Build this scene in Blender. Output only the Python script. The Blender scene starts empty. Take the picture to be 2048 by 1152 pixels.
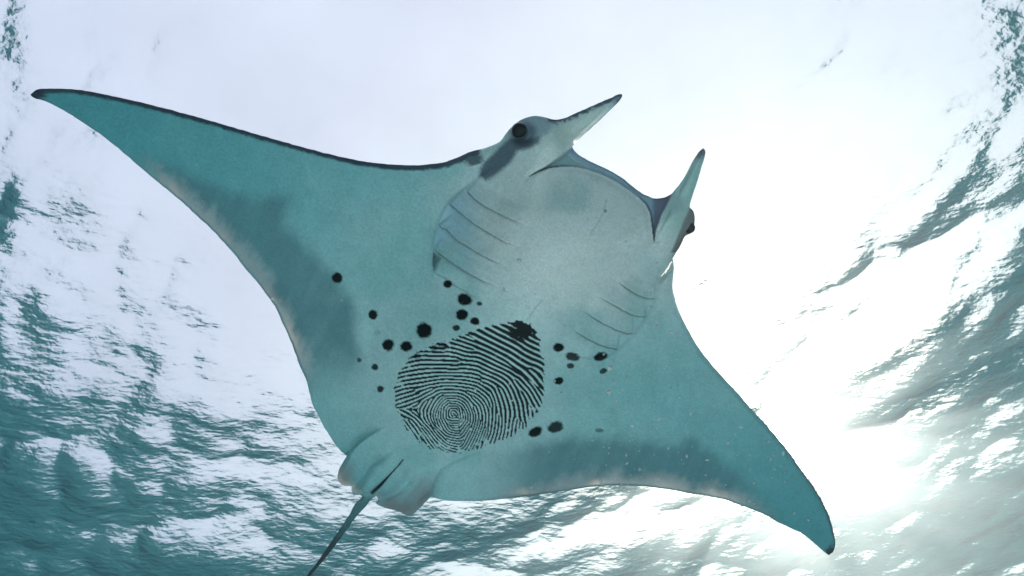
import bpy, math, numpy as np
from mathutils import Matrix, Vector
rng = np.random.default_rng(14)
S = bpy.context.scene
COL = S.collection

# ------------------------------------------------------------------ camera
CAM_Z = -6.0
ELEV, ROLL = 68.0, -3.5
F = 1024.0                                   # focal length in photo pixels (2048 wide): 90 degrees across
cd = bpy.data.cameras.new('camera'); cam = bpy.data.objects.new('camera', cd); COL.objects.link(cam)
cd.sensor_width = 36.0; cd.lens = 18.0; cd.clip_start = 0.05; cd.clip_end = 4000
cam.matrix_world = Matrix.Translation((0, 0, CAM_Z)) @ Matrix.Rotation(math.radians(90 + ELEV), 4, 'X') @ Matrix.Rotation(math.radians(ROLL), 4, 'Z')
S.camera = cam
MW = np.array(cam.matrix_world)
CR, CO = MW[:3, :3], MW[:3, 3]
def ray(x, y):                               # photo pixel -> world direction (unnormalised, unit depth)
    d = np.stack([(x - 1024) / F, -(y - 576) / F, -np.ones_like(x)], -1)
    return d @ CR.T

# ------------------------------------------------------------------ sun, sky, exposure
SUN_PX = (1535.0, 895.0)
sd = ray(np.array(SUN_PX[0]), np.array(SUN_PX[1])); sd = sd / np.linalg.norm(sd)
sun_el = math.asin(sd[2]); sun_az = math.atan2(sd[0], sd[1])       # azimuth clockwise from +Y
ld = bpy.data.lights.new('sun', 'SUN'); ld.energy = 5.0; ld.angle = math.radians(0.5); ld.color = (1.0, 0.86, 0.72)
sun = bpy.data.objects.new('sun', ld); COL.objects.link(sun)
sun.rotation_euler = Vector((-sd[0], -sd[1], -sd[2])).to_track_quat('-Z', 'Y').to_euler()
sun.location = (0, 0, 60)
W = bpy.data.worlds.new('World'); S.world = W; W.use_nodes = True
nt = W.node_tree; nt.nodes.clear()
def N(t, ty, **k):
    n = t.nodes.new(ty)
    for a, v in k.items():
        if a.startswith('i_'):
            n.inputs[a[2:].replace('_', ' ')].default_value = v
        else: setattr(n, a, v)
    return n
sky = N(nt, 'ShaderNodeTexSky', sky_type='NISHITA', sun_disc=False, sun_elevation=sun_el, sun_rotation=sun_az,
        air_density=1.0, dust_density=4.0, ozone_density=1.0)
# thin bright cloud veil over the whole sky, brighter towards the sun
geo = N(nt, 'ShaderNodeTexCoord')
dot = N(nt, 'ShaderNodeVectorMath', operation='DOT_PRODUCT'); dot.inputs[1].default_value = tuple(sd)
nt.links.new(geo.outputs['Generated'], dot.inputs[0])
ramp = N(nt, 'ShaderNodeValToRGB'); cr = ramp.color_ramp
cr.elements[0].position = 0.0; cr.elements[0].color = (7.8, 7.8, 9.3, 1)
cr.elements[1].position = 1.0; cr.elements[1].color = (90, 78, 60, 1)
for p, c in ((0.55, (8.5, 8.4, 9.7, 1)), (0.8, (10.0, 10.0, 10.5, 1)), (0.93, (12.6, 12.2, 11.6, 1)), (0.975, (20, 17.5, 14.5, 1)), (0.992, (38, 31, 22, 1))):
    e = cr.elements.new(p); e.color = c
nt.links.new(dot.outputs['Value'], ramp.inputs[0])
cn = N(nt, 'ShaderNodeTexNoise', i_Scale=3.0, i_Detail=6.0, i_Roughness=0.6)
nt.links.new(geo.outputs['Generated'], cn.inputs['Vector'])
cm = N(nt, 'ShaderNodeMapRange'); cm.inputs[1].default_value = .3; cm.inputs[2].default_value = .7; cm.inputs[3].default_value = .93; cm.inputs[4].default_value = 1.06
nt.links.new(cn.outputs[0], cm.inputs[0])
vm = N(nt, 'ShaderNodeVectorMath', operation='SCALE'); nt.links.new(ramp.outputs[0], vm.inputs[0]); nt.links.new(cm.outputs[0], vm.inputs[3])
mx = N(nt, 'ShaderNodeMix', data_type='RGBA'); mx.inputs[0].default_value = 0.92
nt.links.new(sky.outputs[0], mx.inputs[6]); nt.links.new(vm.outputs[0], mx.inputs[7])
bg = N(nt, 'ShaderNodeBackground'); bg.inputs[1].default_value = 0.05
wo = N(nt, 'ShaderNodeOutputWorld')
nt.links.new(mx.outputs[2], bg.inputs[0]); nt.links.new(bg.outputs[0], wo.inputs[0])
vs = S.view_settings
vs.view_transform = 'Standard'; vs.look = 'None'; vs.gamma = 1.0; vs.use_curve_mapping = False; vs.exposure = 1.32
cy = S.cycles
cy.max_bounces = 10; cy.diffuse_bounces = 3; cy.glossy_bounces = 3; cy.volume_bounces = 2; cy.transparent_max_bounces = 12
cy.use_denoising = True; cy.sample_clamp_indirect = 8.0

# ------------------------------------------------------------------ helpers
def mat(name):
    m = bpy.data.materials.new(name); m.use_nodes = True; m.node_tree.nodes.clear(); return m, m.node_tree
def make_mesh(name, co, quads=None, tris=None):
    me = bpy.data.meshes.new(name)
    nq = 0 if quads is None else len(quads); ntr = 0 if tris is None else len(tris)
    me.vertices.add(len(co)); me.vertices.foreach_set('co', np.ascontiguousarray(co, np.float32).ravel())
    loops = []
    if nq: loops.append(quads.ravel())
    if ntr: loops.append(tris.ravel())
    loops = np.concatenate(loops).astype(np.int32)
    me.loops.add(len(loops)); me.loops.foreach_set('vertex_index', loops)
    starts = np.concatenate([np.arange(nq) * 4, nq * 4 + np.arange(ntr) * 3]).astype(np.int32)
    me.polygons.add(nq + ntr); me.polygons.foreach_set('loop_start', starts)
    me.update(calc_edges=True); me.validate()
    me.polygons.foreach_set('use_smooth', np.ones(len(me.polygons), bool)); me.update()
    return me
def link(name, me, m=None, parent=None):
    o = bpy.data.objects.new(name, me); COL.objects.link(o)
    if m: me.materials.append(m)
    if parent: o.parent = parent
    return o
def sstep(a, b, x):
    t = np.clip((x - a) / (b - a), 0, 1); return t * t * (3 - 2 * t)
def vnoise(x, y, scale, seed, octv=1):
    out = 0; amp = 1.0; tot = 0
    for o in range(octv):
        r = np.random.default_rng(seed + o).random((256, 256)) * 2 - 1
        u, v = x / scale, y / scale
        i = np.floor(u).astype(int); j = np.floor(v).astype(int); fu = u - i; fv = v - j
        fu = fu * fu * (3 - 2 * fu); fv = fv * fv * (3 - 2 * fv)
        g = lambda a, b: r[a % 256, b % 256]
        out = out + amp * ((g(i, j) * (1 - fu) + g(i + 1, j) * fu) * (1 - fv) + (g(i, j + 1) * (1 - fu) + g(i + 1, j + 1) * fu) * fv)
        tot += amp; amp *= .55; scale = scale / 2.03
    return out / tot
def seg_dist(px, py, pts, closed=False):
    """distance to a polyline, nearest side (signed cross) and arc parameter 0..1"""
    P = np.asarray(pts, float)
    if closed: P = np.vstack([P, P[:1]])
    L = np.hypot(*(P[1:] - P[:-1]).T); cum = np.concatenate([[0], np.cumsum(L)]); tot = cum[-1]
    best = np.full(px.shape, 1e9); side = np.zeros(px.shape); arc = np.zeros(px.shape)
    for k in range(len(P) - 1):
        ax, ay = P[k]; dx, dy = P[k + 1] - P[k]; l2 = dx * dx + dy * dy + 1e-12
        t = np.clip(((px - ax) * dx + (py - ay) * dy) / l2, 0, 1)
        ex = px - ax - t * dx; ey = py - ay - t * dy; d = ex * ex + ey * ey
        m = d < best
        best = np.where(m, d, best); side = np.where(m, dx * ey - dy * ex, side); arc = np.where(m, (cum[k] + t * L[k]) / tot, arc)
    return np.sqrt(best), side, arc
def inside(px, py, poly):
    P = np.asarray(poly, float); r = np.zeros(px.shape, bool); n = len(P); j = n - 1
    for i in range(n):
        xi, yi = P[i]; xj, yj = P[j]
        if yi != yj:
            c = ((yi > py) != (yj > py)) & (px < (xj - xi) * (py - yi) / (yj - yi) + xi)
            r ^= c
        j = i
    return r
def poly_sd(px, py, poly, pad=60):
    """signed distance, positive inside; far points get -pad"""
    P = np.asarray(poly, float); out = np.full(px.shape, -float(pad))
    lo = P.min(0) - pad; hi = P.max(0) + pad
    m = (px > lo[0]) & (px < hi[0]) & (py > lo[1]) & (py < hi[1])
    if m.any():
        d, _, _ = seg_dist(px[m], py[m], P, True); ins = inside(px[m], py[m], P)
        out[m] = np.where(ins, d, -np.minimum(d, pad))
    return out
def line_loc(px, py, pts, pad=40):
    P = np.asarray(pts, float); d = np.full(px.shape, 999.); s = np.zeros(px.shape); a = np.zeros(px.shape)
    lo = P.min(0) - pad; hi = P.max(0) + pad
    m = (px > lo[0]) & (px < hi[0]) & (py > lo[1]) & (py < hi[1])
    if m.any(): d[m], s[m], a[m] = seg_dist(px[m], py[m], P)
    return d, np.sign(s), a
def catmull(P, closed=True, step=5.0, corner=50):
    P = np.asarray(P, float); n = len(P); out = []
    def tang(i):
        a, b, c = P[(i - 1) % n], P[i], P[(i + 1) % n]
        u, v = b - a, c - b; lu, lv = np.hypot(*u) + 1e-9, np.hypot(*v) + 1e-9
        if np.degrees(np.arccos(np.clip(u @ v / lu / lv, -1, 1))) > corner: return None
        return (u / lu * lv + v / lv * lu) / (lu + lv)
    T = [tang(i) for i in range(n)]
    for i in range(n):
        a, b = P[i], P[(i + 1) % n]; L = np.hypot(*(b - a)); k = max(1, int(L / step))
        ta = T[i] if T[i] is not None else (b - a) / L; tb = T[(i + 1) % n] if T[(i + 1) % n] is not None else (b - a) / L
        for q in range(k):
            t = q / k; h = t * t * (3 - 2 * t)
            out.append((1 - h) * a + h * b + L * (t * (1 - t) ** 2 * ta - t * t * (1 - t) * tb))
    return np.array(out)

# ------------------------------------------------------------------ water surface (z = 0), real waves
def wave_height(X, Y):
    r = np.random.default_rng(5); Z = np.zeros_like(X); DX = np.zeros_like(X); DY = np.zeros_like(X)
    wind = math.radians(62)
    for i in range(80):
        lam = 0.28 * (12.0 ** (r.random()))
        k = 2 * math.pi / lam
        th = wind + r.normal(0, 0.62)
        slope = 0.0190
        a = slope / k; ph = r.random() * 6.283
        p = k * (X * math.cos(th) + Y * math.sin(th)) + ph
        p = p + 0.6 * np.sin(0.31 * k * (X * math.cos(th + 1.2) + Y * math.sin(th + 1.2)) + ph * 2)
        Z += a * np.sin(p); c_ = a * np.cos(p) * 2.0; DX += c_ * math.cos(th); DY += c_ * math.sin(th)
    return Z, DX, DY
def axis(lo, hi, n, far, m):
    core = np.linspace(lo, hi, n); g = np.geomspace(1, far, m)
    return np.concatenate([(lo + 1 - g[::-1])[:-1], core, (hi - 1 + g)[1:]])
gx = axis(-15, 15, 900, 900, 26); gy = axis(-9, 19, 840, 900, 26)
X, Y = np.meshgrid(gx, gy, indexing='ij')
fade = np.exp(-np.maximum(0, np.hypot(X, Y - 4) - 26) / 15)
Zw, DX, DY = wave_height(X, Y); Zw = Zw * fade; X0, Y0 = X, Y; X = X + DX * fade; Y = Y + DY * fade
nx, ny = X.shape; idx = np.arange(nx * ny).reshape(nx, ny)
q = np.stack([idx[:-1, :-1], idx[1:, :-1], idx[1:, 1:], idx[:-1, 1:]], -1).reshape(-1, 4)
me = make_mesh('water', np.stack([X, Y, Zw], -1).reshape(-1, 3), quads=q)
wm, t = mat('water_surface')
tc = N(t, 'ShaderNodeTexCoord')
mp = N(t, 'ShaderNodeMapping'); mp.inputs['Rotation'].default_value = (0, 0, math.radians(-28)); mp.inputs['Scale'].default_value = (1, 1.9, 1)
t.links.new(tc.outputs['Object'], mp.inputs[0])
n1 = N(t, 'ShaderNodeTexNoise', i_Scale=6.5, i_Detail=4.0, i_Roughness=0.45); t.links.new(mp.outputs[0], n1.inputs['Vector'])
bp = N(t, 'ShaderNodeBump', i_Strength=1.0, i_Distance=0.016)
t.links.new(n1.outputs[0], bp.inputs['Height'])
fr = N(t, 'ShaderNodeFresnel', i_IOR=1.333); t.links.new(bp.outputs[0], fr.inputs['Normal'])
tr = N(t, 'ShaderNodeBsdfTransparent'); gl = N(t, 'ShaderNodeBsdfGlossy', i_Roughness=0.0); gl.inputs[0].default_value = (1, 1, 1, 1)
t.links.new(bp.outputs[0], gl.inputs['Normal'])
ms = N(t, 'ShaderNodeMixShader'); mo = N(t, 'ShaderNodeOutputMaterial')
t.links.new(fr.outputs[0], ms.inputs[0]); t.links.new(tr.outputs[0], ms.inputs[1]); t.links.new(gl.outputs[0], ms.inputs[2]); t.links.new(ms.outputs[0], mo.inputs[0])
water = link('water', me, wm); water['kind'] = 'structure'; water['label'] = 'rippled sea surface seen from below, bright sky through it'

# ------------------------------------------------------------------ seabed and the body of water itself
BED = -10.5
g = np.concatenate([-np.geomspace(900, 40, 20), np.linspace(-38, 38, 90), np.geomspace(40, 900, 20)])
X, Y = np.meshgrid(g, g, indexing='ij'); Z = BED + 0.5 * vnoise(X + 900, Y + 900, 11, 3, 3)
nx = len(g); idx = np.arange(nx * nx).reshape(nx, nx)
q = np.stack([idx[:-1, :-1], idx[1:, :-1], idx[1:, 1:], idx[:-1, 1:]], -1).reshape(-1, 4)
me = make_mesh('seabed', np.stack([X, Y, Z], -1).reshape(-1, 3), quads=q)
bm_, t = mat('bounce_sand'); d = N(t, 'ShaderNodeBsdfDiffuse'); mo = N(t, 'ShaderNodeOutputMaterial')
nn = N(t, 'ShaderNodeTexNoise', i_Scale=0.35, i_Detail=8.0); rr = N(t, 'ShaderNodeValToRGB')
rr.color_ramp.elements[0].color = (.46, .50, .52, 1); rr.color_ramp.elements[1].color = (.80, .82, .82, 1)
tc = N(t, 'ShaderNodeTexCoord'); t.links.new(tc.outputs['Object'], nn.inputs['Vector'])
t.links.new(nn.outputs[0], rr.inputs[0])
# invented layout: bright sand bounces light onto the belly, dark seagrass and rubble beyond
ln = N(t, 'ShaderNodeVectorMath', operation='LENGTH'); t.links.new(tc.outputs['Object'], ln.inputs[0])
n4 = N(t, 'ShaderNodeTexNoise', i_Scale=0.12, i_Detail=6.0); t.links.new(tc.outputs['Object'], n4.inputs['Vector'])
ma = N(t, 'ShaderNodeMath', operation='MULTIPLY_ADD'); ma.inputs[1].default_value = 14.0; t.links.new(n4.outputs[0], ma.inputs[0]); t.links.new(ln.outputs['Value'], ma.inputs[2])
mrr = N(t, 'ShaderNodeMapRange'); mrr.inputs[1].default_value = 23.0; mrr.inputs[2].default_value = 29.0; t.links.new(ma.outputs[0], mrr.inputs[0])
mxx = N(t, 'ShaderNodeMix', data_type='RGBA'); mxx.inputs[7].default_value = (.10, .28, .28, 1)
t.links.new(mrr.outputs[0], mxx.inputs[0]); t.links.new(rr.outputs[0], mxx.inputs[6]); t.links.new(mxx.outputs[2], d.inputs[0]); t.links.new(d.outputs[0], mo.inputs[0])
bed = link('seabed', me, bm_); bed['kind'] = 'structure'

HB, HT = BED - 1.6, -0.42
co = np.array([(x, y, z) for z in (HB, HT) for y in (-850, 850) for x in (-850, 850)], float)
q = np.array([(0, 2, 3, 1), (4, 5, 7, 6), (0, 1, 5, 4), (2, 6, 7, 3), (0, 4, 6, 2), (1, 3, 7, 5)])
me = make_mesh('haze', co, quads=q); me.polygons.foreach_set('use_smooth', np.zeros(6, bool))
hm, t = mat('sea_water_body'); pv = N(t, 'ShaderNodeVolumePrincipled'); mo = N(t, 'ShaderNodeOutputMaterial')
DENS = 0.13
pv.inputs['Color'].default_value = (0.066, 0.069, 0.072, 1); pv.inputs['Density'].default_value = DENS
pv.inputs['Anisotropy'].default_value = 0.88
pv.inputs['Absorption Color'].default_value = (0.33, 0.515, 0.59, 1)
t.links.new(pv.outputs[0], mo.inputs['Volume'])
haze = link('haze', me, hm); haze['kind'] = 'stuff'; haze['label'] = 'clear teal sea water around the manta'

# ------------------------------------------------------------------ manta ray
OUT = [(61,189),(66,184),(75,179),(90,177.5),(115,177),(140,178),(180,183),(220,191),(262,200),(320,214),(380,230),(440,247),(512,268),
(600,292.5),(650,306),(700,317.5),(750,326),(787,329),(825,330.5),(862,328),(887,324),(912,316),(937,305),(975,294),(1000,282.5),(1012,267.5),
(1022,255),(1040,241),(1055,234.5),(1070,232),(1085,233),(1100,237.5),(1117,239),(1132,235),(1150,227),(1175,216),(1200,205),(1225,194),(1237,189),
(1243,188.5),(1245.5,192),(1237,204),(1220,221),(1195,245),(1170,267.5),(1144,292.5),(1147,299),(1157,309),(1175,320),(1200,332),(1225,344),(1250,360),
(1275,380),(1295,392),(1312,397),(1330,394),(1344,386),(1357,371),(1370,352),(1387,320),(1400,301),(1406,296),(1410,300),(1409,315),(1400,345),
(1390,377),(1381,405),(1379,414),(1386,422),(1390,437),(1387,455),(1381,467),(1371,471),(1365,482),(1357,497),(1349,511),(1342,522),(1334,535),(1325,548),
(1320,553),(1322,555),(1329,548.5),(1336,539),(1342,529),(1346.5,520),(1348,537),(1346,555),(1346,580),(1352,605),(1360,627),(1375,657),(1390,684),
(1410,712),(1432,739),(1455,764),(1480,791),(1502,817),(1530,847),(1545,864),(1565,888),(1585,914),(1600,936),(1620,963),(1640,994),(1655,1024),
(1665,1054),(1670.5,1079),(1670,1094),(1665,1105),(1657.5,1110),(1647,1103),(1630,1088),(1612,1073),(1595,1063),(1575,1054),(1555,1044),(1532,1031),
(1510,1021),(1482,1011),(1455,1001),(1425,994),(1390,988),(1360,983),(1330,978),(1300,974),(1275,972),(1225,971),(1200,972),(1160,977),(1112,985),(1075,990),
(1025,996),(975,1001),(925,1002.5),(887,1000),(862,993),(850,1005),(837,1019),(820,1031),(810,1029),(795,1022),(782,1019),(770,1016),(757,1010),
(752,1006),(756,1001),(757,996),(752,992),(746,995),(735,1009),(713,1033),(696,1056),(676,1084),(655,1111),(621,1152),(590,1192),(560,1232),(520,1288),(518,1287),
(557,1230),(586,1190),(615,1150),(641,1115),(664,1081),(683,1053),(699,1029),(712,1006),(725,994),(719,989),(707,990),(703,980),(704,971),
(692,972),(680,966),(675,957),(677,942),(685,925),(694,911),(685,905),(672,890),(652,860),(637,832),(624,805),(619,785),(612,760),(602,737),(592,710),
(582,683),(573,662),(565,645),(552,617),(535,592),(515,565),(492,539),(470,510),(452,490),(440,476),(389,427),(350,392),(317,365),(287,340),
(252,310),(222,285),(197,266),(162,242),(127,221),(105,209),(85,200),(65,194)]
outl = catmull(OUT, True, 5.0)
jit = np.stack([vnoise(outl[:, 0], outl[:, 1], 9, 40, 2), vnoise(outl[:, 0], outl[:, 1], 9, 50, 2)], -1) * 0.9
outl = outl + jit
LEAD1 = OUT[:23]; LEAD2 = [p for p in OUT if p[0] >= 1346 and 523 <= p[1]][:]
i_l2 = OUT.index((1346,555)); i_tip = OUT.index((1657.5,1110)); LEAD2 = OUT[i_l2:i_tip]
TRAIL = OUT[i_tip:OUT.index((862,993)) + 1]
TRAILL = OUT[OUT.index((694,911)):]
CELL = 1.55
x0, y0 = 50.0, 165.0
nX, nY = int((1685 - x0) / CELL), int((1300 - y0) / CELL)
gx = x0 + np.arange(nX) * CELL; gy = y0 + np.arange(nY) * CELL
GX, GY = np.meshgrid(gx, gy, indexing='ij')
ins = np.zeros(GX.shape, bool)                # scanline test, column by column of y
Pn = np.roll(outl, -1, 0)
for j, yv in enumerate(gy):
    m = (outl[:, 1] > yv) != (Pn[:, 1] > yv)
    xs = outl[m, 0] + (yv - outl[m, 1]) * (Pn[m, 0] - outl[m, 0]) / (Pn[m, 1] - outl[m, 1])
    xs.sort(); ins[:, j] = (np.searchsorted(xs, gx) % 2) == 1
cell = ins[:-1, :-1] | ins[1:, :-1] | ins[1:, 1:] | ins[:-1, 1:]
use = np.zeros(GX.shape, bool)
for a in (slice(None, -1), slice(1, None)):
    for b in (slice(None, -1), slice(1, None)): use[a, b] |= cell
vid = -np.ones(GX.shape, int); vid[use] = np.arange(use.sum())
px, py = GX[use], GY[use]; vin = ins[use]
# snap the outside ring on the outline
m = ~vin; qx, qy = px[m], py[m]; bd = np.full(qx.shape, 1e18); bx = qx.copy(); by = qy.copy()
A = outl; B = np.roll(outl, -1, 0)
for k in range(len(A)):
    s_ = (abs(qx - A[k, 0]) < 12) & (abs(qy - A[k, 1]) < 12)
    if not s_.any(): continue
    dx, dy = B[k] - A[k]; tt = np.clip(((qx[s_] - A[k, 0]) * dx + (qy[s_] - A[k, 1]) * dy) / (dx * dx + dy * dy + 1e-9), 0, 1)
    cx, cyy = A[k, 0] + tt * dx, A[k, 1] + tt * dy; dd = (cx - qx[s_]) ** 2 + (cyy - qy[s_]) ** 2
    ii = np.where(s_)[0]; better = dd < bd[ii]; ii = ii[better]
    bd[ii] = dd[better]; bx[ii] = cx[better]; by[ii] = cyy[better]
px[m] = bx; py[m] = by
# distances on a coarse lattice, interpolated
def coarse(fn, st=6.0):
    cx = np.arange(x0 - 12, 1700 + 12, st); cy_ = np.arange(y0 - 12, 1310 + 12, st)
    C1, C2 = np.meshgrid(cx, cy_, indexing='ij'); V = fn(C1, C2)
    u = (px - cx[0]) / st; v = (py - cy_[0]) / st; i = np.clip(u.astype(int), 0, len(cx) - 2); j = np.clip(v.astype(int), 0, len(cy_) - 2)
    fu, fv = u - i, v - j
    return (V[i, j] * (1 - fu) + V[i + 1, j] * fu) * (1 - fv) + (V[i, j + 1] * (1 - fu) + V[i + 1, j + 1] * fu) * fv
dist = coarse(lambda a, b: seg_dist(a, b, outl[::2], True)[0])
near = dist < 14
dn = np.full(near.sum(), 1e18); nxp, nyp = px[near], py[near]
for k in range(len(A)):
    s_ = (abs(nxp - A[k, 0]) < 26) & (abs(nyp - A[k, 1]) < 26)
    if not s_.any(): continue
    dx, dy = B[k] - A[k]; tt = np.clip(((nxp[s_] - A[k, 0]) * dx + (nyp[s_] - A[k, 1]) * dy) / (dx * dx + dy * dy + 1e-9), 0, 1)
    dd = (nxp[s_] - A[k, 0] - tt * dx) ** 2 + (nyp[s_] - A[k, 1] - tt * dy) ** 2
    dn[s_] = np.minimum(dn[s_], dd)
dist[near] = np.sqrt(dn)
dist[m] = 0
dL = np.minimum(coarse(lambda a, b: seg_dist(a, b, LEAD1)[0]), coarse(lambda a, b: seg_dist(a, b, LEAD2)[0]))
dT = np.minimum(coarse(lambda a, b: seg_dist(a, b, TRAIL)[0]), coarse(lambda a, b: seg_dist(a, b, TRAILL)[0]))
# body axis
A0 = np.array([745., 985.]); A1 = np.array([1235., 375.]); ax = (A1 - A0) / np.hypot(*(A1 - A0)); LA = np.hypot(*(A1 - A0))
al = ((px - A0[0]) * ax[0] + (py - A0[1]) * ax[1]) / LA          # 0 tail .. 1 mouth
lat = (px - A0[0]) * ax[1] - (py - A0[1]) * ax[0]                # + one side
side_r = (-(px - A0[0]) * ax[1] + (py - A0[1]) * ax[0])          # positive to the right wing

hm1 = sstep(1100, 1150, px) * sstep(305, 265, py); hm2 = sstep(1330, 1360, px) * sstep(430, 390, py)
headw = sstep(330, 120, np.hypot(px - 1215, py - 400)) * (1 - .62 * np.maximum(hm1, hm2))
R = 1.2 + 7.5 * sstep(0.0, 1.0, dT / (dL + dT + 1e-6)) * sstep(0, 60, dT) + 34 * headw
tailw = sstep(960, 1010, py) * sstep(760, 745, px - (py - 990) * -0.0)
tailw = tailw * (px < 760) * (py > 985)
R = R * (1 - tailw) + 7 * tailw
edge = np.sqrt(2 * R * np.minimum(dist, R) - np.minimum(dist, R) ** 2)
T = edge * 1.7 + 0.12 * np.minimum(dist, 150) * (1 - tailw)
bodyp = np.exp(-(lat / 165) ** 2) * sstep(-0.12, 0.35, al) * sstep(1.6, .72, al)
T = T + 230 * bodyp * (1 - np.exp(-(dist / 75) ** 1.5))
H = 0.48 * T                                                     # ventral height above the mid plane
# wing bend: left wing dips towards the diver, right one lifts, both with curled tips
wl = np.maximum(0, side_r * -1 - 120); wr = np.maximum(0, side_r - 120)
H = H + 75 * (wl / 900) ** 2 - 30 * (wr / 700) ** 1.5 + 95 * (wr / 800) ** 3
# gentle hollows where wings join the body
H = H - 9 * np.exp(-((abs(lat) - 235) / 70) ** 2) * sstep(-.1, .3, al)

# --- mouth
LIP = [(1056,354),(1075,345),(1100,336),(1125,333),(1150,334),(1175,339),(1200,347.5),(1225,359),(1250,375),(1275,392.5),(1292,410),(1300,425),(1302,440),(1305,465),(1308,486)]
HORN2_IN = [(1308,486),(1313,458),(1323,430),(1337,404),(1346,386)]
HORN1_IN = [(1144,293),(1128,307),(1100,326),(1080,339),(1056,354)]
MOUTH = LIP + HORN2_IN[1:] + [(1348,378),(1330,380),(1312,385),(1290,375),(1250,345),(1200,318),(1160,298),(1148,285)] + HORN1_IN[:-1]
sdM = poly_sd(px, py, MOUTH)
dlip, slip, alip = line_loc(px, py, LIP, 80)
inM = sdM > 0
H = H - 30 * sstep(-1.0, 5, sdM)
H = H - 7 * np.exp(-np.maximum(0, dlip) / 9) * (~inM) * (dlip < 60)          # rounded lower lip
H = H - 14 * np.exp(-(dlip / 3.2) ** 2) * inM * np.maximum(sstep(.42, .15, alip), sstep(.66, .8, alip))
# web of skin beside the near horn, lying over the upper lip
WEB = [(1064,351),(1100,327),(1132,305),(1140,312),(1150,320),(1163,326),(1176,334),(1183,341),(1150,333),(1125,332),(1100,335),(1075,344)]
sdW = poly_sd(px, py, WEB)
H = H + 9 * sstep(-1.5, 7, sdW) * inM
# fold inside the far mouth corner
dF, sF, aF = line_loc(px, py, [(1313,396),(1311,410),(1308,430),(1307,460)], 30)
H = H + 5 * np.exp(-(dF / 5) ** 2) * inM

# --- cephalic fins (horns)
def horn(ax0, ax1, w0, w1, amp, fin, pw=.75):
    a = np.array(ax0, float); b = np.array(ax1, float); L = np.hypot(*(b - a)); u = (b - a) / L
    s = ((px - a[0]) * u[0] + (py - a[1]) * u[1]) / L; r = abs((px - a[0]) * u[1] - (py - a[1]) * u[0])
    w = w0 + (w1 - w0) * np.clip(s, 0, 1) ** pw
    return amp * np.sqrt(np.clip(1 - (r / w) ** 2, 0, 1)) * sstep(0, fin, s) * (s < 1.03) * (s > 0), s, r, w
h1, s1, r1, w1_ = horn((1020, 340), (1245, 189.5), 58, 5, 15, .45, 1.0)
H = H + h1 * (sdM < 2) * sstep(1.02, .8, s1)
NEARH = [(1379,414),(1374,428),(1366,447),(1357,467),(1349,487),(1338,511),(1325,540),(1320,554)]
dN, sN, aN = line_loc(px, py, NEARH, 70)
RIGHTN = NEARH + [(1345,545),(1356,520),(1375,490),(1400,470),(1402,430),(1388,412)]
sdN = poly_sd(px, py, RIGHTN)
H = H - 20 * sstep(-1, 6, sdN) * sstep(1.0, .8, aN)
h2, s2, r2, w2_ = horn((1312, 532), (1408, 297), 26, 4, 14, .3, .9)
H = H + h2 * (sdM < 2) * (sdN < 3)
# eye bulges
eb = np.exp(-(np.hypot(px - 1048, py - 265) / 30) ** 2); H = H + 16 * eb; re_ = np.hypot((px - 1040) , (py - 263) / .92); H = H + 5 * np.exp(-((re_ - 18) / 4) ** 2) - 8 * sstep(17, 10, re_)
H = H + 10 * np.exp(-(np.hypot(px - 1374, py - 447) / 16) ** 2) * (sdN > 0)

# --- gill slits
GL = [[(932,381),(947,396),(965,410),(990,424),(1015,436),(1040,446),(1057,452)],
[(897,405),(912,419),(932,436),(957,454),(982,469),(1010,485),(1030,491),(1045,495)],
[(877,447),(884,456),(893,459),(912,479),(940,497),(970,514),(995,526),(1015,534)],
[(865,496),(882,510),(910,530),(940,549),(970,564),(990,572),(1000,575)],
[(866,544),(890,557),(915,574),(945,591),(970,602)]]
GR = [[(1232,560),(1251,575),(1275,590),(1294,597),(1311,598)],
[(1195,586),(1209,600),(1236,615),(1260,629),(1280,634),(1294,632)],
[(1162,618),(1183,634),(1209,649),(1236,662),(1253,667),(1268,667)],
[(1144,658),(1166,673),(1192,687),(1217,696),(1237,699)],
[(1132,702),(1156,714),(1185,719)]]
slit = np.zeros_like(px); flap_sh = np.zeros_like(px)
wob = vnoise(px, py, 6, 77, 2) * 1.1
for group_, sgn in ((GL, 1), (GR, 1)):
    for k, ln in enumerate(group_):
        ln = catmull(ln, False, 4)[: -1] if False else np.array(ln, float)
        d_, s_, a_ = line_loc(px, py, ln, 40); d_ = abs(d_ + 0 * wob)
        ds = d_ * s_ + wob * (d_ < 20)                            # positive below the slit
        end = sstep(0, .04, a_) * sstep(1.0, .72, a_) if group_ is GL else sstep(0, .28, a_) * sstep(1.0, .96, a_)
        on = sstep(38, 20, d_)
        amp = 17.0 if k < 4 else 8.0
        H = H + amp * np.exp(-np.maximum(-ds, 0) / 20) * sstep(1.1, -1.1, ds) * end * on     # upper flap stands proud
        H = H - 2.0 * np.exp(-(ds / 2.6) ** 2) * end * on
        if k < 4: slit = np.maximum(slit, np.exp(-((ds - .3) / 1.25) ** 2) * end * on)
        else: slit = np.maximum(slit, .35 * np.exp(-(ds / 1.3) ** 2) * end * on)
        flap_sh = np.maximum(flap_sh, sstep(14, 2, ds) * (ds > 0) * end * on)
GB = [(915,390),(897,405),(885,425),(877,447),(870,470),(865,496),(863,520),(866,544),(880,600),(1000,640),(1185,719),(1210,716),(1237,699),(1268,667),(1294,632),(1311,598),(1322,556),(1340,500),(1250,360),(1100,300),(980,340)]
sdG = poly_sd(px, py, GB, 80)
okL = sstep(575, 535, py) * sstep(1010, 930, px); okR = (px > 1180) * sstep(555, 600, py) * sstep(1175, 1215, px)
H = H + 8.0 * sstep(-5, 3, sdG) * np.maximum(okL, okR)

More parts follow.
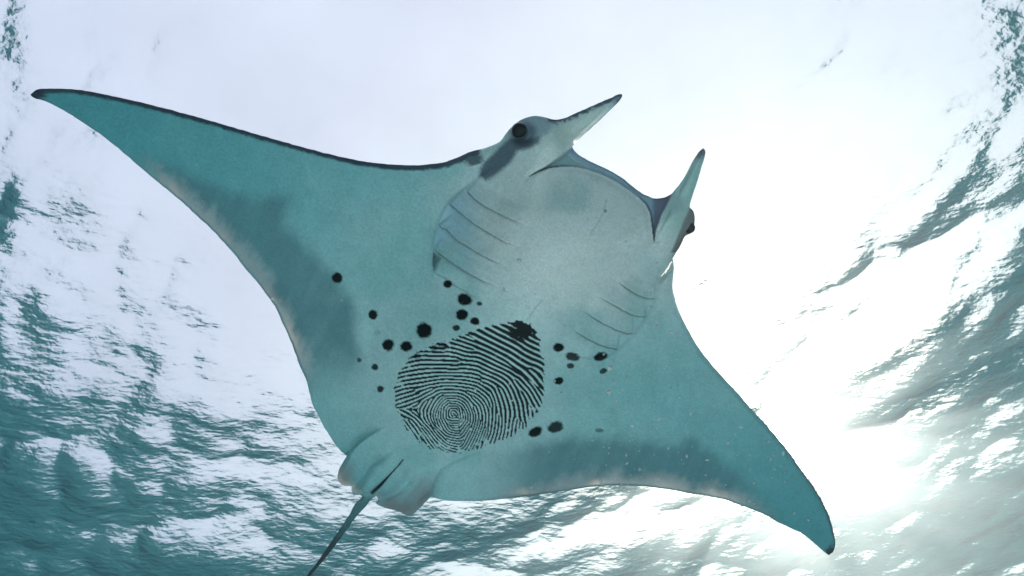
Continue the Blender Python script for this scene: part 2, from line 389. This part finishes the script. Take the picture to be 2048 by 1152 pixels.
sPk = poly_sd(px, py, [(865,500),(874,508),(882,517),(874,530),(869,545),(864,530)], 30)
H = H - 12 * sstep(-2, 6, sPk)
# --- pelvic fins, vent, tail root
FL = [(694,911),(703,897),(718,882),(738,868),(758,857),(778,848)]
FR = [(862,993),(868,975),(876,958),(884,942),(905,930),(940,915),(975,901)]
PEL = FL + [(850,840),(930,860),(975,901)] + FR[::-1][1:] + [(850,1006),(820,1036),(750,1012),(735,1000),(720,996),(700,992),(670,975),(668,950),(684,920)]
sdP = poly_sd(px, py, PEL, 60)
dFL, _, aFL = line_loc(px, py, FL, 60); dFR, _, aFR = line_loc(px, py, FR, 60)
up = sstep(-1.5, 6, sdP)
stepL = np.exp(-dFL / 40) * sstep(58, 30, dFL) * sstep(1.0, .4, aFL); stepR = np.exp(-dFR / 40) * sstep(58, 30, dFR) * sstep(1.0, .35, aFR)
H = H + 22 * up * np.maximum(stepL, stepR) * (sdP > -3)
H = H - 12 * (1 - up) * np.maximum(np.exp(-dFL / 12) * sstep(1, .3, aFL), np.exp(-dFR / 12) * sstep(1, .3, aFR))
CORE = np.array([[800, 890], [728, 992]], float)
dC, sC, aC = line_loc(px, py, CORE, 80)
H = H + 30 * np.exp(-(dC / 34) ** 2) * sstep(0, .5, aC) * (dist > .5)
for ln, aw in (([(792,900),(745,925),(715,962),(709,975)], 6), ([(830,930),(815,962),(790,985),(762,998)], 6)):
    d_, _, a_ = line_loc(px, py, ln, 50); H = H - 2.2 * aw * np.exp(-(d_ / 9) ** 2) * sstep(0, .4, a_)
VENT = [(806,919),(800,927),(792,936),(775,955),(760,971),(745,985)]
dV, sV, aV = line_loc(px, py, VENT, 30); wv = 0.8 + 3.0 * sstep(0.25, .9, aV)
vent = sstep(1.2, .7, dV / wv) * (dV < 8)
H = H - 7 * np.exp(-(dV / (wv * 1.5)) ** 2)
H = H * (1 - tailw) + (.55 * edge) * tailw; T = T * (1 - .35 * tailw)
# skin unevenness
H = H + 0.9 * vnoise(px, py, 60, 91, 2) * sstep(0, 30, dist) + 0.18 * vnoise(px, py, 9, 95, 2) * sstep(0, 10, dist)
# fin-ray ripples near the trailing edges
ripple = .6 * vnoise(side_r * 1.0 + 0.25 * al * LA, dT * .14, 17, 131, 3) + .55 * vnoise(px, py, 42, 733, 3)
H = H + 0.8 * ripple * sstep(110, 20, dT) * sstep(0, 8, dist) * (np.abs(lat) > 150)
# rounding near the rim: heights meet the rim mid-height
Hm = H - 0.48 * T
Tt = np.maximum(T + (H - 0.48 * T) * 0.0, 0)
rimw = sstep(0, 3.5, dist)
inner_gain = np.clip(dist / 9.0, 0, 1)
bend = 75 * (wl / 900) ** 2 - 30 * (wr / 700) ** 1.5 + 95 * (wr / 800) ** 3
H = bend + (H - bend) * (0.25 + .75 * inner_gain) * rimw ** .5
hm_ = np.maximum(hm1, hm2); H = bend + (H - bend) * (1 - .58 * hm_); T = T * (1 - .3 * hm_)
D = H - T * rimw ** .5 - 2.0 * rimw                                # dorsal height
D = np.minimum(D, H - 2.2 * rimw)

# --- pigment with some light and shade put in (all in albedo)
belly = np.array([.20, .49, .51]); C = np.ones((len(px), 3)) * belly
cw = np.exp(-((lat / (340 + 60 * vnoise(px, py, 90, 505, 2))) ** 2)) * sstep(-.15, .35, al + .0)
def lay(col, w): 
    global C
    w = np.clip(w, 0, 1)[:, None]; C = C * (1 - w) + np.array(col) * w
lay((.66, .80, .78), cw * .92); lay((.09, .35, .385), .82 * np.maximum(sstep(420, 980, -side_r), sstep(420, 800, side_r))); n1_ = vnoise(px, py, 130, 3, 3); n2_ = vnoise(px, py, 26, 13, 3); n3_ = vnoise(px, py, 5, 23, 2)  # belly tone, with part of the teal water cast put into the colour
lay((.95, .90, .86), sstep(350, 110, np.hypot((px - 1165), (py - 440) * 1.2)) * .95)                # warm grey-white throat
lay((.20, .52, .50), sstep(.05, .5, n1_) * .35)
lay((.40, .58, .52), np.exp(-(np.hypot((px - 1050) / 80, (py - 410) / 26)) ** 2) * .22)
lay((.50, .68, .82), sstep(985, 900, px) * sstep(855, 880, px) * sstep(360, 400, py) * sstep(570, 500, py) * .65 * (sdG > 0) * sstep(-.6, .4, n2_ if False else vnoise(px, py, 34, 613, 2)))
lay((.60, .58, .54), sstep(.1, .9, n2_) * .2 * sstep(260, 120, np.hypot(px - 1180, py - 430)))
C = C * (1 + .09 * n2_ + .06 * n3_ + .06 * vnoise(px, py, 2.6, 29, 1))[:, None]
# dark trailing margin
MRG_L = [(250,300),(300,300),(350,322),(430,365),(500,388),(545,385),(585,392),(583,415),(572,440),(592,463),(615,487),(638,508),(660,530),(677,549),(690,570),(703,590),(712,612),(717,640),(720,667),(728,700),(728,740),(705,775),(670,790),(600,830),
  (560,720),(500,560),(380,440),(300,360)]
MRG_R = [(900,960),(940,925),(1000,899),(1070,880),(1141,871),(1229,870),(1316,880),(1352,885),(1375,876),(1398,875),(1422,895),(1455,920),(1492,945),(1530,980),(1560,1020),(1575,1080),(1300,1020),(1000,1020)]
sm = np.maximum(poly_sd(px, py, MRG_L, 60), poly_sd(px, py, MRG_R, 60))
sm_ = sm + 7 * ripple + 5 * vnoise(px, py, 14, 303, 3)
mg = sstep(-12, 26, sm_) * np.clip(.9 + .25 * ripple, 0, 1)
fadeL = sstep(805, 690, py) * sstep(250, 420, px + .4 * (py - 300)); fadeR = sstep(930, 1110, px) * sstep(1590, 1430, px)
mg = mg * np.where(side_r < 0, fadeL, fadeR)
lay((.13, .26, .29), mg * .86)
# paler ragged fringe inside the edge: sunlight through thin fin, painted into the colour
fr_ = sstep(42, 2, dT + 26 * ripple + 7 * vnoise(px, py, 10, 201, 2)) * sstep(1, 6, dist)
lay((.58, .60, .60), fr_ * .75 * np.clip(mg * 1.4, 0, 1))
thin = fr_ * np.clip(mg * 1.3 + .03, 0, 1) * (.35 + 1.3 * np.clip(ripple + .1, 0, 1)) * (.4 + .9 * np.clip(vnoise(px, py, 60, 411, 2) + .4, 0, 1)) + .08 * sstep(14, 2, dT)
pelthin = sstep(-4, 10, sdP) * sstep(60, 5, dist) * sstep(910, 960, py) * (1 - tailw)
lay((.30, .30, .31), pelthin * .85 * sstep(28, 50, dC)); thin = np.maximum(thin, .55 * sstep(26, 2, dist) * pelthin)
lay((.10, .11, .13), .6 * sstep(2.6, .6, dist) * sstep(60, 1, dT) * sstep(-.2, .5, vnoise(px, py, 12, 71, 2)) * .9)
# leading edge dark strip
lw = 8.6 + 2.5 * sstep(150, 60, px) + 3 * sstep(600, 930, px) + 2.6 * vnoise(px, py, 7, 17, 3)
d1 = seg_dist(px, py, OUT[:24])[0] if False else coarse(lambda a, b: seg_dist(a, b, OUT[:26])[0], 3.0)
d1 = np.where(near & (d1 < 16), np.minimum(d1, dist), d1)
strip = sstep(3, -3, d1 - lw) * sstep(966, 955, px) * (side_r < 0)
strip = np.maximum(strip, sstep(10, -4, np.hypot((px - 948) / 1.2, py - 318) - 12 - 4 * n3_) * (d1 < 28) * .9)
lay((.045, .055, .085), strip * .93)
lay((.03, .035, .05), sstep(40, 8, np.hypot(px - 62, py - 190)) * .9)
d2 = coarse(lambda a, b: seg_dist(a, b, LEAD2)[0], 3.0)
lay((.10, .09, .10), sstep(5 + 3 * n2_, .5, d2) * sstep(800, 1000, py) * .9)
lay((.03, .035, .04), sstep(20, 6, np.hypot(px - 1664, py - 1106) + 4 * n3_))
# face patch, eye ring, horns
PATCH = [(957,352),(960,338),(968,324),(985,308),(1003,290),(1020,275),(1050,276),(1082,270),(1080,285),(1058,297),(1035,303),(1022,325),(1005,340),(990,352),(972,362)]
sp = poly_sd(px, py, PATCH, 60)
lay((.080, .115, .155), sstep(-5, 6, sp + 2 * n3_) * .9)
lay((.02, .03, .04), sstep(36, 17, np.hypot(px - 1046, (py - 267)) + 3 * n2_) * .85)
lay((.25, .32, .42), sstep(40, 20, np.hypot(px - 1075, py - 248)) * .5 * (r1 > 18))
lay((.05, .07, .13), sstep(12, 3, dist + 6 * vnoise(px, py, 5, 61, 2)) * (px > 1095) * (px < 1250) * (py < 262) * (side_r < 0) * (py < 338 - (px - 1020) * .667) * .9)
lay((.07, .09, .15), sstep(0.86, .99, s1 + .03 * n3_) * (r1 < 40) * .9)
lay((.78, .78, .66), sstep(26, 4, np.abs(r1 - 4)) * sstep(.2, .5, s1) * sstep(.95, .8, s1) * .45 * (py < 340) * (dist > 8) * (r1 < 25))
lay((.12, .10, .17), sstep(.86, .97, s2 + .03 * n3_) * (r2 < 30) * .85)
lay((.42, .66, .60), sstep(.15, .4, s2) * sstep(1, .7, s2) * (r2 < 26) * (sdM < 1) * (sdN < 1) * .6)
lay((.17, .15, .15), sstep(-2, 3, sdN) * .8 * (py < 505))
lay((.46, .62, .74), sstep(0, 4, sdM) * .9 * (sdW < 0))
lay((.42, .58, .60), sstep(0, 3, sdW) * inM * .95)
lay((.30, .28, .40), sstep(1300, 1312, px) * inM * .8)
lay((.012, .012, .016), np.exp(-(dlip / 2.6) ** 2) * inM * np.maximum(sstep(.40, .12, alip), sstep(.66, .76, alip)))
# slits, seam, vent
lay((.10, .13, .15), slit * .75)
dS, _, aS = line_loc(px, py, [(1213,400),(1207,425),(1195,448),(1180,470)], 20)
lay((.36, .36, .34), .35 * np.exp(-(dS / 1.5) ** 2)); 
lay((.02, .02, .02), .7 * sstep(3, 1, np.hypot(px - 1211, (py - 422) * .6)))
dS, _, aS = line_loc(px, py, [(1085,600),(1068,620),(1054,640)], 20); lay((.2, .22, .2), .4 * np.exp(-(dS / 1.2) ** 2))
lay((.008, .009, .012), vent)
lay((.10, .20, .21), tailw * sstep(985, 1000, py) * .9); lay((.035, .045, .055), tailw * sstep(1020, 1110, py) * .93)
# spots
SP = [(674,556,10,10,0,1),(745.5,629,9.5,9.5,0,1),(848,660.5,15.5,14.5,0,1),(776,690,12,11.5,0,1),(812,692.5,11.5,10.5,0,1),(718.5,720,4.5,4.5,0,.8),
(749.5,734,6.8,6.4,0,.95),(761,777.5,6.8,7,0,.95),(895.5,568,9,7.5,25,1),(929,599,15.5,11.5,20,1),(959,607.5,5.5,4,0,.9),(924,629,12.5,11,0,1),
(949.5,642,9.5,7.5,15,1),(912,656,7.5,6,0,.95),(1117,695,10.5,9,0,1),(1145,713,14,8.5,15,.92),(1141.5,731.5,7.5,5.5,0,.92),(1117,762,9.5,7,-15,1),
(1202,713,13.5,9,-18,1),(1206.5,742,7.5,5.2,-15,.9),(1071,863,14.5,9.5,-28,1),(1111,854.5,15.5,11,-22,.95),(1199,860.5,8,4.5,0,.6),(754,665,7,5,0,.22),
(885,693,9,7,0,1),(868,697,7,6,0,1),(835,713,7,6,0,1)]
for (sx, sy, rx, ry, an, dk) in SP:
    m_ = (abs(px - sx) < 30) & (abs(py - sy) < 30)
    u, v = px[m_] - sx, py[m_] - sy; ca, sa = math.cos(math.radians(an)), math.sin(math.radians(an))
    th = np.arctan2(v, u); rr_ = np.hypot((u * ca + v * sa) / rx, (-u * sa + v * ca) / ry) + .15 * vnoise(px[m_], py[m_], 3.2, 5, 2) + .10 * vnoise(px[m_], py[m_], 11, 6, 1)
    w = np.zeros_like(px); w[m_] = sstep(1.22, .80, rr_) * dk
    if (sx, sy) == (895.5, 568): w = w * sstep(-2, 1, (py - 560) - (px - 897) * .66 + 2)
    lay((.003, .004, .005), w)
# whorled ridge marking on the belly, grown from an orientation field
FPO = [(1029,645),(1045,643),(1058,650),(1070,665),(1080,685),(1082,700),(1086,720),(1089,740),(1088,765),(1087,785),(1082,800),(1080,815),(1070,832),(1060,845),(1045,858),(1030,868),(1010,878),(990,887),(965,893),(940,900),(915,906),(895,906),(875,900),(850,892),(835,880),(818,865),(808,850),(800,832),(795,815),(790,795),(790,775),(796,755),(805,735),(818,718),(835,705),(855,695),(870,686),(885,683),(896,688),(905,680),(920,672),(945,662),(970,655),(985,650),(1005,648),(1015,647)]
ORI = [(1040,660,35),(1000,665,35),(960,680,27),(920,690,17),(902,700,8),(850,700,-4),(840,720,-4),(1070,700,25),(1080,730,30),(1050,720,28),(1000,710,24),(950,715,11),(900,725,1),
(810,740,-9),(800,765,-12),(800,790,-16),(815,808,-20),(840,760,-12),(850,788,-25),(900,750,0),(900,770,-3),(950,755,6),(950,775,14),(1000,750,28),(1022,772,57),(1040,750,40),(1060,770,48),(1077,770,48),(1077,792,55),
(908,800,0),(926,806,35),(938,818,65),(945,835,90),(880,828,92),(890,808,-42),(870,815,-62),(853,815,-58),(858,832,75),(960,790,45),(970,820,83),(990,800,72),(1000,835,92),(1030,800,74),(1050,822,84),(1030,845,98),
(1058,842,80),(1078,812,62),(1020,862,100),(985,860,104),(955,865,110),(940,862,118),(940,885,122),(965,885,112),(1000,880,105),(890,852,58),(928,856,-55),(908,862,8),(905,880,6),(902,896,12),
(850,855,50),(870,862,52),(885,880,42),(840,872,58),(830,845,48),(862,888,52),(815,830,35),(812,850,60),(908,815,0),(921,825,80),(908,842,0),(896,825,90)]
n0 = 320; fx, fy = np.meshgrid(780 + np.arange(n0), 630 + np.arange(n0), indexing='ij')
c2 = np.zeros(fx.shape); s2_ = np.zeros(fx.shape)
for (ox, oy, oa) in ORI:
    w = 1 / (((fx - ox) ** 2 + (fy - oy) ** 2 + 30.) ** 1.7); c2 += w * math.cos(2 * math.radians(oa)); s2_ += w * math.sin(2 * math.radians(oa))
rc = np.hypot(fx - 908, fy - 829); wc = sstep(15, 6, rc)                     # round core
tc_ = np.arctan2(fy - 829, fx - 908) + math.pi / 2
nrm = np.hypot(c2, s2_); c2 = c2 / nrm * (1 - wc) + np.cos(2 * tc_) * wc; s2_ = s2_ / nrm * (1 - wc) + np.sin(2 * tc_) * wc
ori = .5 * np.arctan2(s2_, c2)
lamb = 5.5 + 2.9 * sstep(10, 120, rc) + 2.6 * sstep(0, 110, (fx - 940) * .6 - (fy - 740) * .8) - 1.5 * sstep(820, 870, fy)
NB, LB = 18, [5.2, 6.8, 8.6, 10.8]
kx = np.fft.fftfreq(n0)[:, None]; ky = np.fft.fftfreq(n0)[None, :]
K = {}
for a in range(NB):
    an = math.pi * a / NB                      # ridge direction; frequency is perpendicular
    fxn, fyn = -math.sin(an), math.cos(an); 
    for b, lm in enumerate(LB):
        f0 = 1 / lm; G = 0
        for sg in (1, -1):
            du = kx - sg * f0 * fxn; dv = ky - sg * f0 * fyn
            par = du * fxn + dv * fyn; per = -du * fyn + dv * fxn
            G = G + np.exp(-(par / (0.20 * f0)) ** 2 - (per / (0.040)) ** 2)
        K[a, b] = G
ia = np.round(ori / math.pi * NB).astype(int) % NB; ib = np.argmin(np.abs(lamb[..., None] - np.array(LB)), -1)
g_ = np.random.default_rng(21).normal(0, 1, (n0, n0))
used = sorted(set(zip(ia.ravel().tolist(), ib.ravel().tolist())))
masks = {k: (ia == k[0]) & (ib == k[1]) for k in used}
for it in range(7):
    Fg = np.fft.fft2(g_); o = np.zeros_like(g_)
    for k in used: o[masks[k]] = np.real(np.fft.ifft2(Fg * K[k]))[masks[k]]
    loc = np.sqrt(np.real(np.fft.ifft2(np.fft.fft2(o * o) * np.exp(-(kx ** 2 + ky ** 2) * 2 * (math.pi * 9) ** 2))).clip(1e-9))
    g_ = np.tanh(1.6 * o / loc)
g_ = g_ + .28 * vnoise(fx, fy, 3.6, 8, 2)
m_ = (px > 782) & (px < 1098) & (py > 632) & (py < 946)
u, v = px[m_] - 780, py[m_] - 630; i = u.astype(int); j = v.astype(int); fu, fv = u - i, v - j
gv = (g_[i, j] * (1 - fu) + g_[i + 1, j] * fu) * (1 - fv) + (g_[i, j + 1] * (1 - fu) + g_[i + 1, j + 1] * fu) * fv
sf = poly_sd(px[m_], py[m_], FPO, 30); sf = sf + 6 * vnoise(px[m_], py[m_], 8, 993, 2)
dens = .30 * sstep(-60, 120, (px[m_] - 960) * .6 - (py[m_] - 760) * .8) + 1.25 * sstep(38, 6, np.hypot((px[m_] - 1044) * .85, py[m_] - 658) + 16 * vnoise(px[m_], py[m_], 9, 991, 3)) + .27
dens = dens - .75 * np.maximum(vnoise(px[m_], py[m_], 8, 887, 2) - .25, 0) * sstep(-60, 60, (960 - px[m_]) * .6 + (py[m_] - 760) * .8); dens = dens + .22 * vnoise(px[m_], py[m_], 22, 881, 2) + .12 * vnoise(px[m_], py[m_], 5, 883, 1); dens = dens - .9 * sstep(3, .5, abs(px[m_] - 899.5 + 2 * vnoise(px[m_], py[m_], 8, 4, 1))) * sstep(722, 714, py[m_])
brk = vnoise(px[m_], py[m_], 7, 66, 2)
edgev = sstep(34, 0, sf) * (.15 + 2.6 * np.maximum(brk, 0)) * sstep(-.9, .3, (py[m_] - 700) / 200 - (px[m_] - 930) / 300) + sstep(1, -3, sf) * 3
w = np.zeros_like(px); w[m_] = sstep(-.22, .22, gv + dens - edgev - .25 * np.maximum(brk, 0) * sstep(700, 880, py[m_])) * (sf > -4)
wg = np.zeros_like(px); wg[m_] = sstep(.1, -.7, gv + dens) * sstep(0, 6, sf); lay((.80, .92, .90), wg * .5)
lay((.003, .004, .005), w * .98)
# lip rim, line behind the lip, fin ribs; gill pocket shade painted in
C = C.clip(.002, .92)

lay((.90, .92, .92), np.exp(-((dlip - 2.2) / 1.8) ** 2) * (~inM) * sstep(.22, .35, alip) * sstep(.85, .7, alip) * .8)
lay((.12, .17, .19), sstep(-3, 5, sPk) * .7)  # shade of the gill recess put into the colour
ribs = vnoise(side_r, py * .1 + px * .05, 6, 951, 2); lay((.24, .24, .25), pelthin * np.clip(ribs, 0, 1) * .7)
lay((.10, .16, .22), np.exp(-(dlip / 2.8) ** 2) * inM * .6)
lay((.95, .95, .93), np.exp(-((dlip - 3.0) / 2.2) ** 2) * (~inM) * sstep(.1, .3, alip) * sstep(.9, .75, alip) * .9)
lay((.55, .60, .58), np.exp(-((dlip - 9) / 4) ** 2) * (~inM) * sstep(.1, .3, alip) * .25)
# --- to world: photo pixel rays meet a tilted plane, so the animal gets true size and depth
s_m = 2.42 / F                                    # metres per pixel unit at the plane
zen = np.array([0, 0, 1.]); back = CR[:, 2]
mdir = .45 * back - .55 * zen + .10 * CR[:, 0]; mdir /= np.linalg.norm(mdir)       # ventral direction
dc = ray(np.array(965.), np.array(690.)); C0 = CO + dc * 2.42
def unproj(x, y, h):
    d = ray(x, y); t_ = ((C0 - CO) @ mdir + h * s_m) / (d @ mdir)
    return CO + d * t_[:, None]
V = unproj(px, py, H); Dp = unproj(px, py, D)
# manta frame
fwd = unproj(np.array([1235.]), np.array([375.]), np.array([0.]))[0] - unproj(np.array([745.]), np.array([985.]), np.array([0.]))[0]
zl = -mdir; yl = fwd - (fwd @ zl) * zl; yl /= np.linalg.norm(yl); xl = np.cross(yl, zl)
Rm = np.stack([xl, yl, zl], 1); base = C0
toloc = lambda P: (P - base) @ Rm
nv = len(px); rim = dist <= 1e-6
rim = rim | (~vin)
did = np.where(rim, np.arange(nv), nv + np.cumsum(~rim) - 1)
cells = np.argwhere(cell); i, j = cells.T
q = np.stack([vid[i, j], vid[i + 1, j], vid[i + 1, j + 1], vid[i, j + 1]], -1)
allrim = rim[q].all(1); q = q[~allrim]
co = np.concatenate([V, Dp[~rim]]); qd = did[q][:, ::-1]
# orientation: first side should face the diver
me = make_mesh('manta_body', toloc(co), quads=np.concatenate([q, qd]))
e1 = co[q[0, 1]] - co[q[0, 0]]
Cd = np.ones((int((~rim).sum()), 3)) * np.array([.045, .055, .075])
th_d = thin[~rim]; Cd = Cd * (1 - np.clip(th_d, 0, 1)[:, None] * .9) + np.array([.55, .42, .36]) * np.clip(th_d, 0, 1)[:, None] * .9
CC = np.concatenate([C, Cd]); CC = np.concatenate([CC, np.ones((len(CC), 1))], 1)
at = me.color_attributes.new('skin_tone', 'FLOAT_COLOR', 'POINT'); at.data.foreach_set('color', CC.astype(np.float32).ravel())
at = me.attributes.new('thin', 'FLOAT', 'POINT'); at.data.foreach_set('value', np.concatenate([thin, th_d]).clip(0, 1).astype(np.float32))
# make sure normals point outwards
me.update()
nrm_ = np.zeros(len(me.polygons) * 3, np.float32); me.polygons.foreach_get('normal', nrm_); nrm_ = nrm_.reshape(-1, 3)
if nrm_[: len(q)].mean(0)[2] > 0: me.flip_normals()

mm, t = mat('manta_skin')
va = N(t, 'ShaderNodeAttribute', attribute_name='skin_tone'); vt = N(t, 'ShaderNodeAttribute', attribute_name='thin')
tc = N(t, 'ShaderNodeTexCoord')
n1 = N(t, 'ShaderNodeTexNoise', i_Scale=120.0, i_Detail=6.0, i_Roughness=0.65); t.links.new(tc.outputs['Object'], n1.inputs['Vector'])
mr = N(t, 'ShaderNodeMapRange'); mr.inputs[1].default_value = .25; mr.inputs[2].default_value = .75; mr.inputs[3].default_value = .84; mr.inputs[4].default_value = 1.14
t.links.new(n1.outputs[0], mr.inputs[0])
sc_ = N(t, 'ShaderNodeVectorMath', operation='SCALE'); t.links.new(va.outputs['Color'], sc_.inputs[0]); t.links.new(mr.outputs[0], sc_.inputs[3])
pb = N(t, 'ShaderNodeBsdfPrincipled', i_Roughness=0.45); pb.inputs['Specular IOR Level'].default_value = 0.09
t.links.new(sc_.outputs[0], pb.inputs['Base Color'])
n2 = N(t, 'ShaderNodeTexNoise', i_Scale=260.0, i_Detail=3.0); t.links.new(tc.outputs['Object'], n2.inputs['Vector'])
b2 = N(t, 'ShaderNodeBump', i_Strength=0.25, i_Distance=0.002); t.links.new(n2.outputs[0], b2.inputs['Height']); t.links.new(b2.outputs[0], pb.inputs['Normal'])
tl = N(t, 'ShaderNodeBsdfTranslucent'); tl.inputs[0].default_value = (.86, .82, .80, 1)
mth = N(t, 'ShaderNodeMath', operation='MULTIPLY'); mth.inputs[1].default_value = .6; t.links.new(vt.outputs['Fac'], mth.inputs[0])
ms = N(t, 'ShaderNodeMixShader'); t.links.new(mth.outputs[0], ms.inputs[0]); t.links.new(pb.outputs[0], ms.inputs[1]); t.links.new(tl.outputs[0], ms.inputs[2])
mo = N(t, 'ShaderNodeOutputMaterial'); t.links.new(ms.outputs[0], mo.inputs[0])

manta = bpy.data.objects.new('manta_ray', None); COL.objects.link(manta); manta.empty_display_size = .3
M4 = Matrix.Identity(4)
for r_ in range(3):
    for c_ in range(3): M4[r_][c_] = Rm[r_, c_]
    M4[r_][3] = base[r_]
manta.matrix_world = M4
manta['label'] = 'giant manta ray gliding belly-down overhead with a black fingerprint-like marking and round spots'
manta['category'] = 'manta ray'
body = link('body', me, mm, manta)

# eyes
em, t = mat('eye_black'); pb = N(t, 'ShaderNodeBsdfPrincipled', i_Roughness=0.06); pb.inputs['Specular IOR Level'].default_value = .2; mo = N(t, 'ShaderNodeOutputMaterial')
n1 = N(t, 'ShaderNodeTexNoise', i_Scale=60.0); rr = N(t, 'ShaderNodeValToRGB'); rr.color_ramp.elements[0].color = (.004, .005, .006, 1); rr.color_ramp.elements[1].color = (.015, .02, .022, 1)
t.links.new(n1.outputs[0], rr.inputs[0]); t.links.new(rr.outputs[0], pb.inputs['Base Color']); t.links.new(pb.outputs[0], mo.inputs[0])
def hat(x, y):
    k = np.argmin((px - x) ** 2 + (py - y) ** 2); return H[k]
def ball(name, x, y, r, sink, sq=(1, 1, 1)):
    c = unproj(np.array([float(x)]), np.array([float(y)]), np.array([hat(x, y) - sink]))[0]
    u = np.linspace(0, math.pi, 25); v = np.linspace(0, 2 * math.pi, 41)[:-1]; U, Vv = np.meshgrid(u, v, indexing='ij')
    P = np.stack([np.sin(U) * np.cos(Vv) * sq[0], np.sin(U) * np.sin(Vv) * sq[1], np.cos(U) * sq[2]], -1) * r * s_m
    n_ = len(v); id_ = np.arange(25 * n_).reshape(25, n_); id2 = np.roll(id_, -1, 1)
    qq = np.stack([id_[:-1], id_[1:], id2[1:], id2[:-1]], -1).reshape(-1, 4)
    e = link(name, make_mesh(name, P.reshape(-1, 3), quads=qq), em, manta); e.location = toloc(c[None])[0]
    return e
ball('eye', 1040, 263, 16.5, 1, (1, .92, 1))
ball('eye', 1379, 456, 11, 5)

# ------------------------------------------------------------------ drifting specks in the water
nsp = 1100
sx = rng.uniform(20, 2030, nsp); sy = rng.uniform(20, 1140, nsp)
k2 = rng.random(nsp) < .75; sx[k2] = rng.normal(1330, 190, k2.sum()); sy[k2] = rng.normal(800, 170, k2.sum())
keep = inside(sx, sy, outl[::3]) & ((sx > 780) | (sy < 860)); sx, sy = sx[keep], sy[keep]; nsp = len(sx)
dep = rng.uniform(.9, 2.1, nsp); Pp = CO + ray(sx, sy) * dep[:, None]
size = .0009 + .0038 * rng.random(nsp) ** 3 * np.where(rng.random(nsp) < .06, 1.8, 1)
octo = np.array([(1, 0, 0), (-1, 0, 0), (0, 1, 0), (0, -1, 0), (0, 0, 1), (0, 0, -1)], float)
ot = np.array([(0, 2, 4), (2, 1, 4), (1, 3, 4), (3, 0, 4), (2, 0, 5), (1, 2, 5), (3, 1, 5), (0, 3, 5)])
vs_, ts_ = [], []
for k in range(nsp):
    sh = octo * rng.uniform(.5, 1.5, 3) * size[k]; a = rng.normal(size=(3, 3)); qm, _ = np.linalg.qr(a)
    vs_.append(sh @ qm + Pp[k]); ts_.append(ot + 6 * k)
me = make_mesh('marine_snow', np.concatenate(vs_), tris=np.concatenate(ts_)); me.polygons.foreach_set('use_smooth', np.zeros(len(me.polygons), bool))
pm, t = mat('pale_flake'); d = N(t, 'ShaderNodeBsdfDiffuse'); tl = N(t, 'ShaderNodeBsdfTranslucent'); ms = N(t, 'ShaderNodeMixShader'); mo = N(t, 'ShaderNodeOutputMaterial')
nn = N(t, 'ShaderNodeTexNoise', i_Scale=9.0); rr = N(t, 'ShaderNodeValToRGB'); rr.color_ramp.elements[0].color = (.6, .6, .55, 1); rr.color_ramp.elements[1].color = (.9, .9, .88, 1)
t.links.new(nn.outputs[0], rr.inputs[0]); t.links.new(rr.outputs[0], d.inputs[0]); t.links.new(rr.outputs[0], tl.inputs[0]); ms.inputs[0].default_value = .15
t.links.new(d.outputs[0], ms.inputs[1]); t.links.new(tl.outputs[0], ms.inputs[2]); t.links.new(ms.outputs[0], mo.inputs[0])
snow = link('marine_snow', me, pm); snow['kind'] = 'stuff'; snow['label'] = 'tiny pale specks drifting in the water'
print('MANTA verts', nv, 'quads', len(q) * 2)
